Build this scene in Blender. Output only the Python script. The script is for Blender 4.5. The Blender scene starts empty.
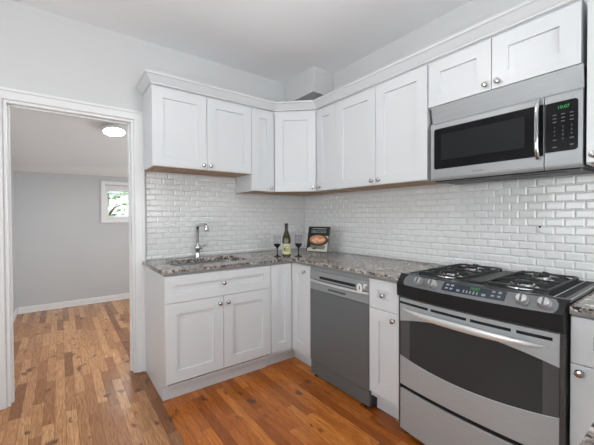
import bpy, bmesh, math, random
from mathutils import Vector, Matrix
random.seed(7)
scene = bpy.context.scene
COL = scene.collection
PI = math.pi

# ------------------------------------------------------------------ camera
YAW, PITCH, ROLL = 0.6425, -0.0141, -0.0040
FPX, V0 = 316.55, 221.2
cd = bpy.data.cameras.new('camera')
cam = bpy.data.objects.new('camera', cd); COL.objects.link(cam)
cam.location = (-2.2331, -2.8482, 1.2682)
fw = Vector((math.sin(YAW), math.cos(YAW), 0)); rt = Vector((math.cos(YAW), -math.sin(YAW), 0)); up = Vector((0, 0, 1))
fw, up = fw*math.cos(PITCH)+up*math.sin(PITCH), up*math.cos(PITCH)-fw*math.sin(PITCH)
rt, up = rt*math.cos(ROLL)+up*math.sin(ROLL), up*math.cos(ROLL)-rt*math.sin(ROLL)
cam.rotation_euler = Matrix((rt, up, -fw)).transposed().to_euler()
cd.sensor_fit = 'HORIZONTAL'; cd.sensor_width = 36.0
cd.lens = FPX/594*36.0
cd.shift_y = (V0-222.5)/594.0
cd.clip_start = 0.02
scene.camera = cam

# ------------------------------------------------------------------ world, lights, exposure
world = bpy.data.worlds.new('sky'); scene.world = world; world.use_nodes = True
nt = world.node_tree
bg = nt.nodes['Background']
bg.inputs['Color'].default_value = (0.93, 0.97, 1.0, 1); bg.inputs['Strength'].default_value = 2.2

def area(name, loc, rot, sx, sy, power, color=(1, 1, 1), shape='RECTANGLE'):
    l = bpy.data.lights.new(name, 'AREA'); l.shape = shape; l.size = sx
    if shape in ('RECTANGLE', 'ELLIPSE'): l.size_y = sy
    l.energy = power; l.color = color
    o = bpy.data.objects.new(name, l); COL.objects.link(o); o.location = loc; o.rotation_euler = rot
    return o
def bulb(name, loc, r, power, color):
    l = bpy.data.lights.new(name, 'POINT'); l.energy = power; l.color = color; l.shadow_soft_size = r
    o = bpy.data.objects.new(name, l); COL.objects.link(o); o.location = loc
bulb('ceiling_lamp_light', (-1.45, -1.72, 2.40), 0.11, 6.5, (0.97, 0.985, 1.0))
area('fill_light_back', (-1.4, -4.33, 1.55), (PI/2+0.40, 0, 0), 1.9, 1.2, 17.5, (0.90, 0.96, 1.0))  # added fill at an unseen window behind the camera, tilted upward
area('fill_light_side', (-3.83, -2.1, 1.55), (0, -PI/2-0.40, 0), 1.2, 1.7, 20, (0.90, 0.96, 1.0))  # added fill from the left, its window is never in view
area('next_room_lamp_light', (-1.74, 1.165, 2.195), (-0.228, 0, 0), 0.20, 0.20, 12, (0.98, 0.99, 1.0), 'DISK')
area('fill_light_next_room', (0.12, 1.3, 1.3), (0, PI/2+0.2, 0), 1.1, 1.3, 18, (0.95, 0.98, 1.0))  # added fill at the closed side wall, no window there

vs = scene.view_settings
scene.display_settings.display_device = 'sRGB'
vs.view_transform = 'Standard'; vs.look = 'None'; vs.exposure = 0.55; vs.gamma = 1.0; vs.use_curve_mapping = False

# ------------------------------------------------------------------ materials
def mat(name, col, rough=0.5, metal=0.0, spec=0.5, trans=0.0, ior=1.45, coat=0.0, emit=None, estr=0.0):
    m = bpy.data.materials.new(name); m.use_nodes = True
    b = m.node_tree.nodes['Principled BSDF']
    b.inputs['Base Color'].default_value = (*col, 1); b.inputs['Roughness'].default_value = rough
    b.inputs['Metallic'].default_value = metal; b.inputs['Specular IOR Level'].default_value = spec
    b.inputs['Transmission Weight'].default_value = trans; b.inputs['IOR'].default_value = ior
    b.inputs['Coat Weight'].default_value = coat
    if emit: b.inputs['Emission Color'].default_value = (*emit, 1); b.inputs['Emission Strength'].default_value = estr
    return m
class NG:
    def __init__(s, m): s.t = m.node_tree; s.b = s.t.nodes['Principled BSDF']
    def n(s, typ, **kw):
        x = s.t.nodes.new(typ)
        for k, v in kw.items(): setattr(x, k, v)
        return x
    def l(s, a, b): s.t.links.new(a, b)
    def val(s, inp, v):
        if hasattr(v, 'is_linked') or hasattr(v, 'links'): s.l(v, inp)
        else: inp.default_value = v
    def math(s, op, a, b=0.0, c=None):
        x = s.n('ShaderNodeMath', operation=op); s.val(x.inputs[0], a); s.val(x.inputs[1], b)
        if c is not None: s.val(x.inputs[2], c)
        return x.outputs[0]
    def ramp(s, f, stops, interp='LINEAR'):
        x = s.n('ShaderNodeValToRGB'); e = x.color_ramp; e.interpolation = interp
        while len(e.elements) < len(stops): e.elements.new(0.5)
        for el, (p, c) in zip(e.elements, stops): el.position = p; el.color = (*c, 1)
        s.l(f, x.inputs[0]); return x.outputs[0]
    def noise(s, vec, scale, detail=3, rough=0.5, dist=0.0):
        x = s.n('ShaderNodeTexNoise'); s.l(vec, x.inputs['Vector']); x.inputs['Scale'].default_value = scale
        x.inputs['Detail'].default_value = detail; x.inputs['Roughness'].default_value = rough; x.inputs['Distortion'].default_value = dist
        return x
    def mix(s, f, a, b, typ='MIX'):
        x = s.n('ShaderNodeMix', data_type='RGBA', blend_type=typ)
        s.val(x.inputs[0], f)
        for i, v in ((6, a), (7, b)):
            if isinstance(v, tuple): x.inputs[i].default_value = (*v, 1)
            else: s.l(v, x.inputs[i])
        return x.outputs[2]
    def bump(s, h, strength, dist=0.01):
        x = s.n('ShaderNodeBump'); s.l(h, x.inputs['Height']); x.inputs['Strength'].default_value = strength; x.inputs['Distance'].default_value = dist
        s.l(x.outputs[0], s.b.inputs['Normal'])

def painted(name, col, rough, bscale=60, bstr=0.04, var=0.02):
    m = mat(name, col, rough); g = NG(m)
    geo = g.n('ShaderNodeNewGeometry').outputs['Position']
    nz = g.noise(geo, 1.3, 2); lo = tuple(c*(1-var) for c in col); hi = tuple(min(1, c*(1+var)) for c in col)
    g.l(g.ramp(nz.outputs[0], [(0.3, lo), (0.7, hi)]), g.b.inputs['Base Color'])
    g.bump(g.noise(geo, bscale, 2).outputs[0], bstr, 0.002)
    return m
M_WALL = painted('wall_paint', (0.655, 0.655, 0.652), 0.75)
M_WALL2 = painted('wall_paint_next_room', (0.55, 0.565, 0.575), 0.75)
M_CEIL = painted('ceiling_paint', (0.90, 0.905, 0.915), 0.85)
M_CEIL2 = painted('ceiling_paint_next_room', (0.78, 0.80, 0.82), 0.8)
M_TRIM = painted('trim_paint', (0.80, 0.80, 0.80), 0.35, var=0.01)
M_CAB = painted('cabinet_paint', (0.656, 0.670, 0.680), 0.32, 200, 0.01, 0.008)
M_TILE = painted('tile_glaze', (0.72, 0.72, 0.71), 0.14, 90, 0.03, 0.02)
M_GROUT = mat('grout', (0.66, 0.65, 0.63), 0.9)
M_CHROME = mat('chrome', (0.62, 0.62, 0.63), 0.07, 1.0)
M_NICKEL = mat('brushed_nickel', (0.52, 0.51, 0.50), 0.22, 1.0)
M_KNOB = mat('range_knob_metal', (0.38, 0.38, 0.38), 0.42, 0.6)
M_BLACK = mat('black_enamel', (0.014, 0.014, 0.015), 0.34, spec=0.3)
M_IRON = mat('cast_iron', (0.022, 0.022, 0.023), 0.45)
M_TOP = mat('cooktop_enamel', (0.012, 0.012, 0.013), 0.5, spec=0.12)
M_BGLASS = mat('black_glass', (0.008, 0.008, 0.009), 0.12, spec=0.25)
M_WINGLASS = mat('oven_glass', (0.040, 0.043, 0.046), 0.22, spec=0.35)
M_WINSIDE = mat('oven_glass_edge', (0.085, 0.085, 0.087), 0.3, spec=0.4)
M_SCREEN = mat('micro_screen', (0.016, 0.017, 0.018), 0.35, spec=0.15)
M_DARK = mat('dark_gap', (0.006, 0.006, 0.006), 0.7)
M_SIDE = mat('range_side_metal', (0.075, 0.075, 0.078), 0.4, 0.4)
M_WHITEP = mat('white_plastic', (0.78, 0.78, 0.77), 0.35)
M_PLATE = mat('outlet_plastic', (0.68, 0.68, 0.67), 0.3)
M_GREEN = mat('green_digits', (0.02, 0.1, 0.03), 0.5, emit=(0.15, 0.9, 0.25), estr=0.22)
M_KEY = mat('keypad_print', (0.13, 0.133, 0.137), 0.6)
M_KEY2 = mat('range_keypad_print', (0.25, 0.29, 0.33), 0.6)
M_DISP = mat('range_display', (0.020, 0.026, 0.036), 0.2)
M_PRINT = mat('dark_print', (0.10, 0.10, 0.10), 0.5)
M_ALU = mat('burner_aluminium', (0.80, 0.80, 0.80), 0.25, 1.0)
def brushed(name, col, rough, along):   # fine streaks along one object axis
    m = mat(name, col, rough, 0.4); g = NG(m)
    tc = g.n('ShaderNodeTexCoord').outputs['Object']
    mp = g.n('ShaderNodeMapping'); g.l(tc, mp.inputs[0]); sc = [350, 350, 350]; sc[along] = 4; mp.inputs['Scale'].default_value = sc
    nz = g.noise(mp.outputs[0], 1.0, 3)
    g.l(g.ramp(nz.outputs[0], [(0.25, tuple(c*0.93 for c in col)), (0.75, tuple(min(1, c*1.05) for c in col))]), g.b.inputs['Base Color'])
    g.l(g.math('MULTIPLY_ADD', nz.outputs[0], 0.12, rough-0.06), g.b.inputs['Roughness'])
    return m
M_STEEL = brushed('stainless_steel', (0.46, 0.495, 0.51), 0.46, 0)
M_STEELM = brushed('microwave_steel', (0.36, 0.37, 0.375), 0.5, 0)
M_STEELD = brushed('dishwasher_steel', (0.17, 0.182, 0.188), 0.42, 0)
M_STEELC = brushed('control_steel', (0.17, 0.175, 0.18), 0.5, 0)
M_STEELW = brushed('dishwasher_panel_steel', (0.33, 0.35, 0.36), 0.42, 0)
M_HANDLE = brushed('handle_steel', (0.70, 0.70, 0.70), 0.3, 2)
M_SINK = brushed('sink_steel', (0.22, 0.22, 0.23), 0.25, 0)

def rawwood():
    m = mat('raw_cabinet_wood', (0.40, 0.23, 0.12), 0.6); g = NG(m)
    p = g.n('ShaderNodeNewGeometry').outputs['Position']
    mp = g.n('ShaderNodeMapping'); g.l(p, mp.inputs[0]); mp.inputs['Scale'].default_value = (30, 5, 30)
    nz = g.noise(mp.outputs[0], 1.0, 4)
    g.l(g.ramp(nz.outputs[0], [(0.3, (0.36, 0.22, 0.13)), (0.7, (0.56, 0.38, 0.25))]), g.b.inputs['Base Color'])
    return m
M_RAW = rawwood()

def granite():
    m = mat('granite', (0.3, 0.28, 0.26), 0.14, spec=0.5); g = NG(m)
    p = g.n('ShaderNodeNewGeometry').outputs['Position']
    n1 = g.noise(p, 34, 5, 0.65, 0.6)
    base = g.ramp(n1.outputs[0], [(0.30, (0.025, 0.022, 0.022)), (0.42, (0.15, 0.12, 0.105)), (0.50, (0.34, 0.285, 0.25)), (0.58, (0.45, 0.40, 0.36)), (0.68, (0.72, 0.69, 0.65))])
    v = g.n('ShaderNodeTexVoronoi'); g.l(p, v.inputs['Vector']); v.inputs['Scale'].default_value = 95
    sp = g.ramp(v.outputs['Color'], [(0.20, (0, 0, 0)), (0.24, (1, 1, 1))])
    n2 = g.noise(p, 13, 3, 0.6)
    k = g.ramp(n2.outputs[0], [(0.46, (0, 0, 0)), (0.56, (1, 1, 1))])
    dark = g.mix(g.math('MULTIPLY', k, 0.55), base, (0.07, 0.06, 0.055))
    col = g.mix(sp, (0.02, 0.018, 0.018), dark)
    v2 = g.n('ShaderNodeTexVoronoi'); g.l(p, v2.inputs['Vector']); v2.inputs['Scale'].default_value = 60
    wsp = g.ramp(v2.outputs['Color'], [(0.80, (0, 0, 0)), (0.84, (1, 1, 1))])
    col = g.mix(g.math('MULTIPLY', wsp, 0.75), col, (0.62, 0.58, 0.53))
    g.l(col, g.b.inputs['Base Color'])
    return m
M_GRAN = granite()

PLANK_W, SEAM_X = 0.0585, -1.69
def floor_mat():
    m = mat('oak_strip_floor', (0.4, 0.2, 0.08), 0.28, spec=0.5); g = NG(m)
    p = g.n('ShaderNodeNewGeometry').outputs['Position']
    s = g.n('ShaderNodeSeparateXYZ'); g.l(p, s.inputs[0]); X, Y = s.outputs[0], s.outputs[1]
    u = g.math('DIVIDE', g.math('SUBTRACT', X, SEAM_X), PLANK_W)
    row = g.math('FLOOR', u); fu = g.math('FRACT', u)
    w1 = g.n('ShaderNodeTexWhiteNoise', noise_dimensions='1D'); g.l(row, w1.inputs['W'])
    leng = g.math('MULTIPLY_ADD', w1.outputs[0], 0.45, 0.35)
    off = g.math('MULTIPLY', w1.outputs[0], 37.7)
    vv = g.math('ADD', g.math('DIVIDE', Y, leng), off)
    idx = g.math('FLOOR', vv); fv = g.math('FRACT', vv)
    cb = g.n('ShaderNodeCombineXYZ'); g.l(row, cb.inputs[0]); g.l(idx, cb.inputs[1])
    w2 = g.n('ShaderNodeTexWhiteNoise', noise_dimensions='2D'); g.l(cb.outputs[0], w2.inputs['Vector'])
    rnd = w2.outputs[0]
    # grain: wavy rings stretched along the plank, shifted from plank to plank
    c2 = g.n('ShaderNodeCombineXYZ')
    g.l(g.math('MULTIPLY_ADD', rnd, 13.0, g.math('MULTIPLY', X, 22.0)), c2.inputs[0]); g.l(g.math('MULTIPLY', Y, 1.7), c2.inputs[1]); g.l(g.math('MULTIPLY', rnd, 50.0), c2.inputs[2])
    gr = g.noise(c2.outputs[0], 1.0, 2, 0.5, 0.4).outputs[0]
    rings = g.math('PINGPONG', g.math('MULTIPLY', gr, 11.0), 0.5)
    c3 = g.n('ShaderNodeCombineXYZ'); g.l(g.math('MULTIPLY', X, 260.0), c3.inputs[0]); g.l(g.math('MULTIPLY', Y, 9.0), c3.inputs[1]); g.l(rnd, c3.inputs[2])
    fine = g.noise(c3.outputs[0], 1.0, 3, 0.6).outputs[0]
    kitchen = g.ramp(rnd, [(0.0, (0.32, 0.080, 0.012)), (0.25, (0.49, 0.142, 0.022)), (0.6, (0.66, 0.212, 0.036)), (0.88, (0.82, 0.295, 0.058)), (1.0, (0.40, 0.105, 0.016))])
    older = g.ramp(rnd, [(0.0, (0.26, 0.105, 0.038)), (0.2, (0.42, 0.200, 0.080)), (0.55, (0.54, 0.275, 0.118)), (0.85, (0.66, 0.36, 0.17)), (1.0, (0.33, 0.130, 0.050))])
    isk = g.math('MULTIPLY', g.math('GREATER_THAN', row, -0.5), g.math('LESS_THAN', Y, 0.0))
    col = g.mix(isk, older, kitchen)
    col = g.mix(g.math('MULTIPLY', g.math('SMOOTH_MIN', rings, 0.5, 0.1), 0.62), col, (0.17, 0.055, 0.016), 'MIX')
    fr = g.ramp(fine, [(0.35, (0.64, 0.58, 0.52)), (0.62, (1.10, 1.10, 1.10))])
    col = g.mix(1.0, col, fr, 'MULTIPLY')
    border = g.math('COMPARE', row, -1.0, 0.4)
    col = g.mix(g.math('MULTIPLY', border, 0.62), col, (0.16, 0.055, 0.018))
    # knots
    c4 = g.n('ShaderNodeCombineXYZ'); g.l(g.math('MULTIPLY', X, 12.0), c4.inputs[0]); g.l(g.math('MULTIPLY', Y, 6.0), c4.inputs[1])
    kn = g.noise(c4.outputs[0], 1.0, 2, 0.5, 0.2).outputs[0]
    kk = g.ramp(kn, [(0.635, (0, 0, 0)), (0.70, (1, 1, 1))])
    col = g.mix(g.math('MULTIPLY', kk, 0.75), col, (0.07, 0.03, 0.015))
    # seams
    du_ = g.math('MULTIPLY', g.math('MINIMUM', fu, g.math('SUBTRACT', 1.0, fu)), PLANK_W)
    dv_ = g.math('MULTIPLY', g.math('MINIMUM', fv, g.math('SUBTRACT', 1.0, fv)), leng)
    e = g.math('LESS_THAN', g.math('MINIMUM', du_, dv_), 0.0009)
    col = g.mix(g.math('MULTIPLY', e, 0.65), col, (0.05, 0.02, 0.01))
    g.l(col, g.b.inputs['Base Color'])
    g.l(g.math('MULTIPLY_ADD', fine, 0.16, 0.14), g.b.inputs['Roughness'])
    return m
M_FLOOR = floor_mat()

# ------------------------------------------------------------------ mesh helpers
class MB:
    def __init__(s): s.bm = bmesh.new()
    def box(s, x0, x1, y0, y1, z0, z1, bev=0.0, seg=1):
        x0, x1 = sorted((x0, x1)); y0, y1 = sorted((y0, y1)); z0, z1 = sorted((z0, z1))
        vs_ = [s.bm.verts.new((x, y, z)) for z in (z0, z1) for y in (y0, y1) for x in (x0, x1)]
        fs = [s.bm.faces.new([vs_[i] for i in q]) for q in ((0, 2, 3, 1), (4, 5, 7, 6), (0, 1, 5, 4), (2, 6, 7, 3), (0, 4, 6, 2), (1, 3, 7, 5))]
        if bev > 0:
            es = list({e for f in fs for e in f.edges})
            bmesh.ops.bevel(s.bm, geom=es, offset=bev, segments=seg, affect='EDGES', profile=0.5)
        return s
    def poly(s, pts):
        return s.bm.faces.new([s.bm.verts.new(p) for p in pts])
    def grid(s, rows, close_u=False, close_v=False, smooth=True):
        R = [[s.bm.verts.new(p) for p in r] for r in rows]; n, k = len(R), len(R[0])
        for i in range(n if close_v else n-1):
            for j in range(k if close_u else k-1):
                f = s.bm.faces.new((R[i][j], R[i][(j+1) % k], R[(i+1) % n][(j+1) % k], R[(i+1) % n][j])); f.smooth = smooth
        return R
    def cap(s, ring, flip=False):
        try: return s.bm.faces.new(list(reversed(ring)) if flip else ring)
        except ValueError: return None
    def lathe(s, prof, c=(0, 0, 0), axis='z', seg=24, caps=True):
        ax = {'z': lambda r, h, a: (r*math.cos(a), r*math.sin(a), h),
              'y': lambda r, h, a: (r*math.cos(a), h, r*math.sin(a)),
              'x': lambda r, h, a: (h, r*math.cos(a), r*math.sin(a))}[axis]
        rows = [[tuple(c[k]+ax(max(r, 1e-5), h, 2*PI*j/seg)[k] for k in range(3)) for j in range(seg)] for r, h in prof]
        R = s.grid(rows, close_u=True)
        if caps: s.cap(R[0]); s.cap(R[-1])
        return s
    def tube(s, pts, r, seg=10, caps=True, flat=None):
        pts = [Vector(p) for p in pts]; rs = r if isinstance(r, (list, tuple)) else [r]*len(pts)
        rows = []; ref = None
        for i, p in enumerate(pts):
            t = (pts[min(i+1, len(pts)-1)]-pts[max(i-1, 0)]).normalized()
            if ref is None: ref = Vector((0, 0, 1)) if abs(t.z) < 0.9 else Vector((1, 0, 0))
            a = t.cross(ref).normalized(); b = a.cross(t).normalized(); ref = b
            fa, fb = (1, 1) if flat is None else flat
            rows.append([p+a*math.cos(2*PI*j/seg)*rs[i]*fa+b*math.sin(2*PI*j/seg)*rs[i]*fb for j in range(seg)])
        R = s.grid(rows, close_u=True)
        if caps: s.cap(R[0]); s.cap(R[-1])
        return s
    def prism(s, pts, z0, z1):
        a = [s.bm.verts.new((x, y, z0)) for x, y in pts]; b = [s.bm.verts.new((x, y, z1)) for x, y in pts]; n = len(pts)
        s.bm.faces.new(a); s.bm.faces.new(b)
        for i in range(n): s.bm.faces.new((a[i], a[(i+1) % n], b[(i+1) % n], b[i]))
        return s
    def front_prism(s, pts, v0, v1):   # outline in the (x, z) plane, thickness along y
        a = [s.bm.verts.new((x, v0, z)) for x, z in pts]; b = [s.bm.verts.new((x, v1, z)) for x, z in pts]; n = len(pts)
        s.bm.faces.new(a); s.bm.faces.new(b)
        for i in range(n): s.bm.faces.new((a[i], a[(i+1) % n], b[(i+1) % n], b[i]))
        return s
    def sweep(s, prof, path, closed=False):   # prof: (outward, z); outward = right of the path (horizontal paths)
        P = [Vector((p[0], p[1])) for p in path]; zs = [p[2] if len(p) > 2 else 0 for p in path]; n = len(P); rows = []
        for i in range(n):
            d0 = (P[i]-P[i-1]).normalized() if (i > 0 or closed) else None
            d1 = (P[(i+1) % n]-P[i]).normalized() if (i < n-1 or closed) else None
            d0 = d0 or d1; d1 = d1 or d0
            n0, n1 = Vector((d0.y, -d0.x)), Vector((d1.y, -d1.x))
            mv = (n0+n1)/(1+n0.dot(n1))
            rows.append([(P[i].x+mv.x*d, P[i].y+mv.y*d, zs[i]+z) for d, z in prof])
        R = s.grid(rows, close_u=True, close_v=closed, smooth=False)
        if not closed: s.cap(R[0]); s.cap(R[-1])
        return s
    def build(s, name, m, parent=None, loc=None, rotz=0.0, sharp=35):
        bm = s.bm
        bmesh.ops.remove_doubles(bm, verts=bm.verts, dist=1e-6)
        bmesh.ops.recalc_face_normals(bm, faces=bm.faces)
        for e in bm.edges:
            if len(e.link_faces) == 2 and e.calc_face_angle(0) > math.radians(sharp): e.smooth = False
        me = bpy.data.meshes.new(name); bm.to_mesh(me); bm.free()
        me.materials.append(m)
        o = bpy.data.objects.new(name, me); COL.objects.link(o)
        if parent is not None: o.parent = parent
        if loc is not None: o.location = loc
        o.rotation_euler.z = rotz
        return o
def tag(o, label=None, cat=None, group=None, kind=None):
    if label: o['label'] = label
    if cat: o['category'] = cat
    if group: o['group'] = group
    if kind: o['kind'] = kind
    return o
def thing(name, label, cat, loc=(0, 0, 0), rotz=0.0, group=None):
    o = bpy.data.objects.new(name, None); COL.objects.link(o); o.empty_display_size = 0.1
    o.location = loc; o.rotation_euler = (0, 0, rotz)
    return tag(o, label, cat, group)
def struct(o): o['kind'] = 'structure'; return o
def text_mesh(name, txt, size, m, parent, u, v, z, align='CENTER', extrude=0.0004, sx=1.0):
    cu = bpy.data.curves.new(name, 'FONT'); cu.body = txt; cu.size = size; cu.align_x = align; cu.align_y = 'CENTER'; cu.extrude = extrude
    tmp = bpy.data.objects.new(name, cu); COL.objects.link(tmp)
    dg = bpy.context.evaluated_depsgraph_get(); dg.update()
    me = bpy.data.meshes.new_from_object(tmp.evaluated_get(dg)); bpy.data.objects.remove(tmp); bpy.data.curves.remove(cu)
    for vt in me.vertices: vt.co = (u+vt.co.x*sx, v-vt.co.z, z+vt.co.y)
    me.materials.clear(); me.materials.append(m)
    o = bpy.data.objects.new(name, me); COL.objects.link(o); o.parent = parent
    return o
def round_rect(x0, x1, z0, z1, r, k=5, corners=(1, 1, 1, 1)):   # corners: bottom-left, bottom-right, top-right, top-left
    out = []
    for (cx, cz, a0, on, px, pz) in ((x0+r, z0+r, PI, corners[0], x0, z0), (x1-r, z0+r, 1.5*PI, corners[1], x1, z0), (x1-r, z1-r, 0, corners[2], x1, z1), (x0+r, z1-r, 0.5*PI, corners[3], x0, z1)):
        if on: out += [(cx+r*math.cos(a0+PI/2*i/k), cz+r*math.sin(a0+PI/2*i/k)) for i in range(k+1)]
        else: out.append((px, pz))
    return out
RB = -PI/2    # fronts on the range wall: local x runs towards -y, local y into the wall

# ------------------------------------------------------------------ room shell
H = 2.72; XL, YB = -3.9, -4.4; FZ, WT = 2.72, 0.12
OX0, OX1, OZ = -2.528, -1.752, 2.052      # doorway
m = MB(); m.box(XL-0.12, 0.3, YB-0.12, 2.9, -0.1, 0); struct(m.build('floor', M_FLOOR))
m = MB(); m.box(XL-0.12, 0.12, YB-0.12, WT, H, H+0.1); struct(m.build('ceiling', M_CEIL))
m = MB()
m.box(XL, OX0, 0, WT, 0, H); m.box(OX1, 0.12, 0, WT, 0, H); m.box(OX0, OX1, 0, WT, OZ, H)
struct(m.build('wall_back', M_WALL))
m = MB(); m.box(0, 0.12, YB, 0, 0, H); struct(m.build('wall_right', M_WALL))
def wall_with_hole(name, along, pos, th, a0, a1, h0, h1, z0, z1, mt, zt=H):
    m = MB(); lo, hi = pos, pos+th
    B = (lambda p, q, r, t: m.box(p, q, lo, hi, r, t)) if along == 'x' else (lambda p, q, r, t: m.box(lo, hi, p, q, r, t))
    B(a0, h0, 0, zt); B(h1, a1, 0, zt); B(h0, h1, 0, z0); B(h0, h1, z1, zt)
    return struct(m.build(name, mt))
wall_with_hole('wall_left', 'y', XL-0.12, 0.12, YB, 0, -2.95, -1.25, 0.95, 2.15, M_WALL)
wall_with_hole('wall_front', 'x', YB-0.12, 0.12, XL, 0, -2.35, -0.45, 0.95, 2.15, M_WALL)
# pipe chase in the corner over the cabinets, its underside open to view
m = MB(); m.box(-0.269, -0.0005, -0.491, -0.0005, 2.475, H-0.0005); struct(m.build('wall_chase', M_WALL))
# next room
Y2 = 2.68
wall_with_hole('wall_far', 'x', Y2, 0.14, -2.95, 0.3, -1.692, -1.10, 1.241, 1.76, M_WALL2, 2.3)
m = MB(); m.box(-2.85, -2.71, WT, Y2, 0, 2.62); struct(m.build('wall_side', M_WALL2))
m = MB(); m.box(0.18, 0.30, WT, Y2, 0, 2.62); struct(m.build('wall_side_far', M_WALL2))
m = MB()   # sloping ceiling that breaks to a steeper strip along the far wall
za, cl, cr = 2.50, (-2.71, 2.58, 1.930), (0.18, 2.30, 2.13)
m.poly([(-2.71, WT, za), (0.18, WT, za), cr, cl])
R = [(-2.71, WT, za+.1), (0.18, WT, za+.1), (0.18, Y2, 2.4), (-2.71, Y2, 2.4)]; m.poly(R)
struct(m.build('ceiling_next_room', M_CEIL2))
m = MB()   # sloping strip atop the far wall, its whiter paint stands in for lamplight
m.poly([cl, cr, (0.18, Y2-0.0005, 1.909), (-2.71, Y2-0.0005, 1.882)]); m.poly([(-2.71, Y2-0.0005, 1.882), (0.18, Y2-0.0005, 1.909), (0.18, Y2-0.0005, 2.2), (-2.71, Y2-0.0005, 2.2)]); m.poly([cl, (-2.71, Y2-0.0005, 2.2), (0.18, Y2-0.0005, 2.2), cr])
struct(m.build('lit_band_strip', M_TRIM))
m = MB(); m.box(-2.695, 0.17, Y2-0.014, Y2-0.0005, 0.0, 0.085, 0.004); m.box(-2.695, 0.17, Y2-0.022, Y2-0.014, 0.0, 0.018, 0.004); struct(m.build('baseboard_far', M_TRIM))
m = MB(); m.box(-2.7095, -2.696, WT+0.02, Y2-0.016, 0.0, 0.085, 0.004); struct(m.build('baseboard_side', M_TRIM))

# doorway: casing on the kitchen side with stepped profile, jamb lining the opening
d1 = bpy.data.objects.new('door_1', None); COL.objects.link(d1); d1.location = ((OX0+OX1)/2, 0, 0); struct(d1)
dx = (OX0+OX1)/2
m = MB()
prof = [(0.004, 0), (0.004, -0.010), (0.009, -0.013), (0.054, -0.017), (0.058, -0.025), (0.075, -0.025), (0.075, 0.0)]
rows = []
hw = (OX1-OX0)/2
for (px, pz, sx, sz) in ((-hw, 0.001, -1, 0), (-hw, OZ, -1, 1), (hw, OZ, 1, 1), (hw, 0.001, 1, 0)):
    rows.append([(px+sx*d, y-0.0005, pz+sz*d) for d, y in prof])
Rr = m.grid(rows, close_u=True, smooth=False); m.cap(Rr[0]); m.cap(Rr[-1])
struct(m.build('casing', M_TRIM, d1))
m = MB()
m.box(-hw, -hw+0.016, -0.001, WT+0.001, 0.001, OZ-0.016); m.box(hw-0.016, hw, -0.001, WT+0.001, 0.001, OZ-0.016); m.box(-hw, hw, -0.001, WT+0.001, OZ-0.016, OZ)
m.box(-hw+0.016, -hw+0.027, 0.05, 0.085, 0.001, OZ-0.027); m.box(hw-0.027, hw-0.016, 0.05, 0.085, 0.001, OZ-0.027); m.box(-hw+0.016, hw-0.016, 0.05, 0.085, OZ-0.027, OZ-0.016)
struct(m.build('jamb', M_TRIM, d1))

# window of the next room
def glazed_window(name, loc, rotz, w, h, cas, sash_w, depth):
    o = bpy.data.objects.new(name, None); COL.objects.link(o); o.location = loc; o.rotation_euler.z = rotz; struct(o)
    m = MB(); r = [(0, 0), (0, -0.012), (0.006, -0.018), (cas-0.008, -0.018), (cas, -0.012), (cas, 0)]
    R = m.grid([[(px+sx*d, y-0.0005, pz+sz*d) for d, y in r] for px, pz, sx, sz in ((-w/2, 0, -1, -1), (-w/2, h, -1, 1), (w/2, h, 1, 1), (w/2, 0, 1, -1))], close_u=True, close_v=True, smooth=False)
    struct(m.build('window_casing', M_TRIM, o))
    m = MB(); s = sash_w; y0, y1 = depth*0.35, depth*0.35+0.035
    m.box(-w/2, -w/2+s, y0, y1, 0, h, 0.003); m.box(w/2-s, w/2, y0, y1, 0, h, 0.003); m.box(-w/2+s, w/2-s, y0, y1, 0, s, 0.003); m.box(-w/2+s, w/2-s, y0, y1, h-s*1.9, h, 0.003)
    struct(m.build('window_sash', M_TRIM, o))
    m = MB(); m.box(-w/2+s, w/2-s, y0+0.012, y0+0.018, s, h-s*1.9)
    struct(m.build('window_pane', M_PANE, o)); return o
M_PANE = mat('clear_glass', (1, 1, 1), 0.0, trans=1.0, ior=1.02, spec=0.1)
glazed_window('window_1', (-1.396, Y2, 1.241), 0, 0.592, 0.519, 0.056, 0.046, 0.14)
glazed_window('added_window_back', (-1.4, YB, 0.95), PI, 1.9, 1.2, 0.07, 0.05, 0.12)  # unseen window, added to go with the fill from behind
glazed_window('added_window_side', (XL, -2.1, 0.95), PI/2, 1.7, 1.2, 0.07, 0.05, 0.12)  # unseen window, added to go with the fill from the left

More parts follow.
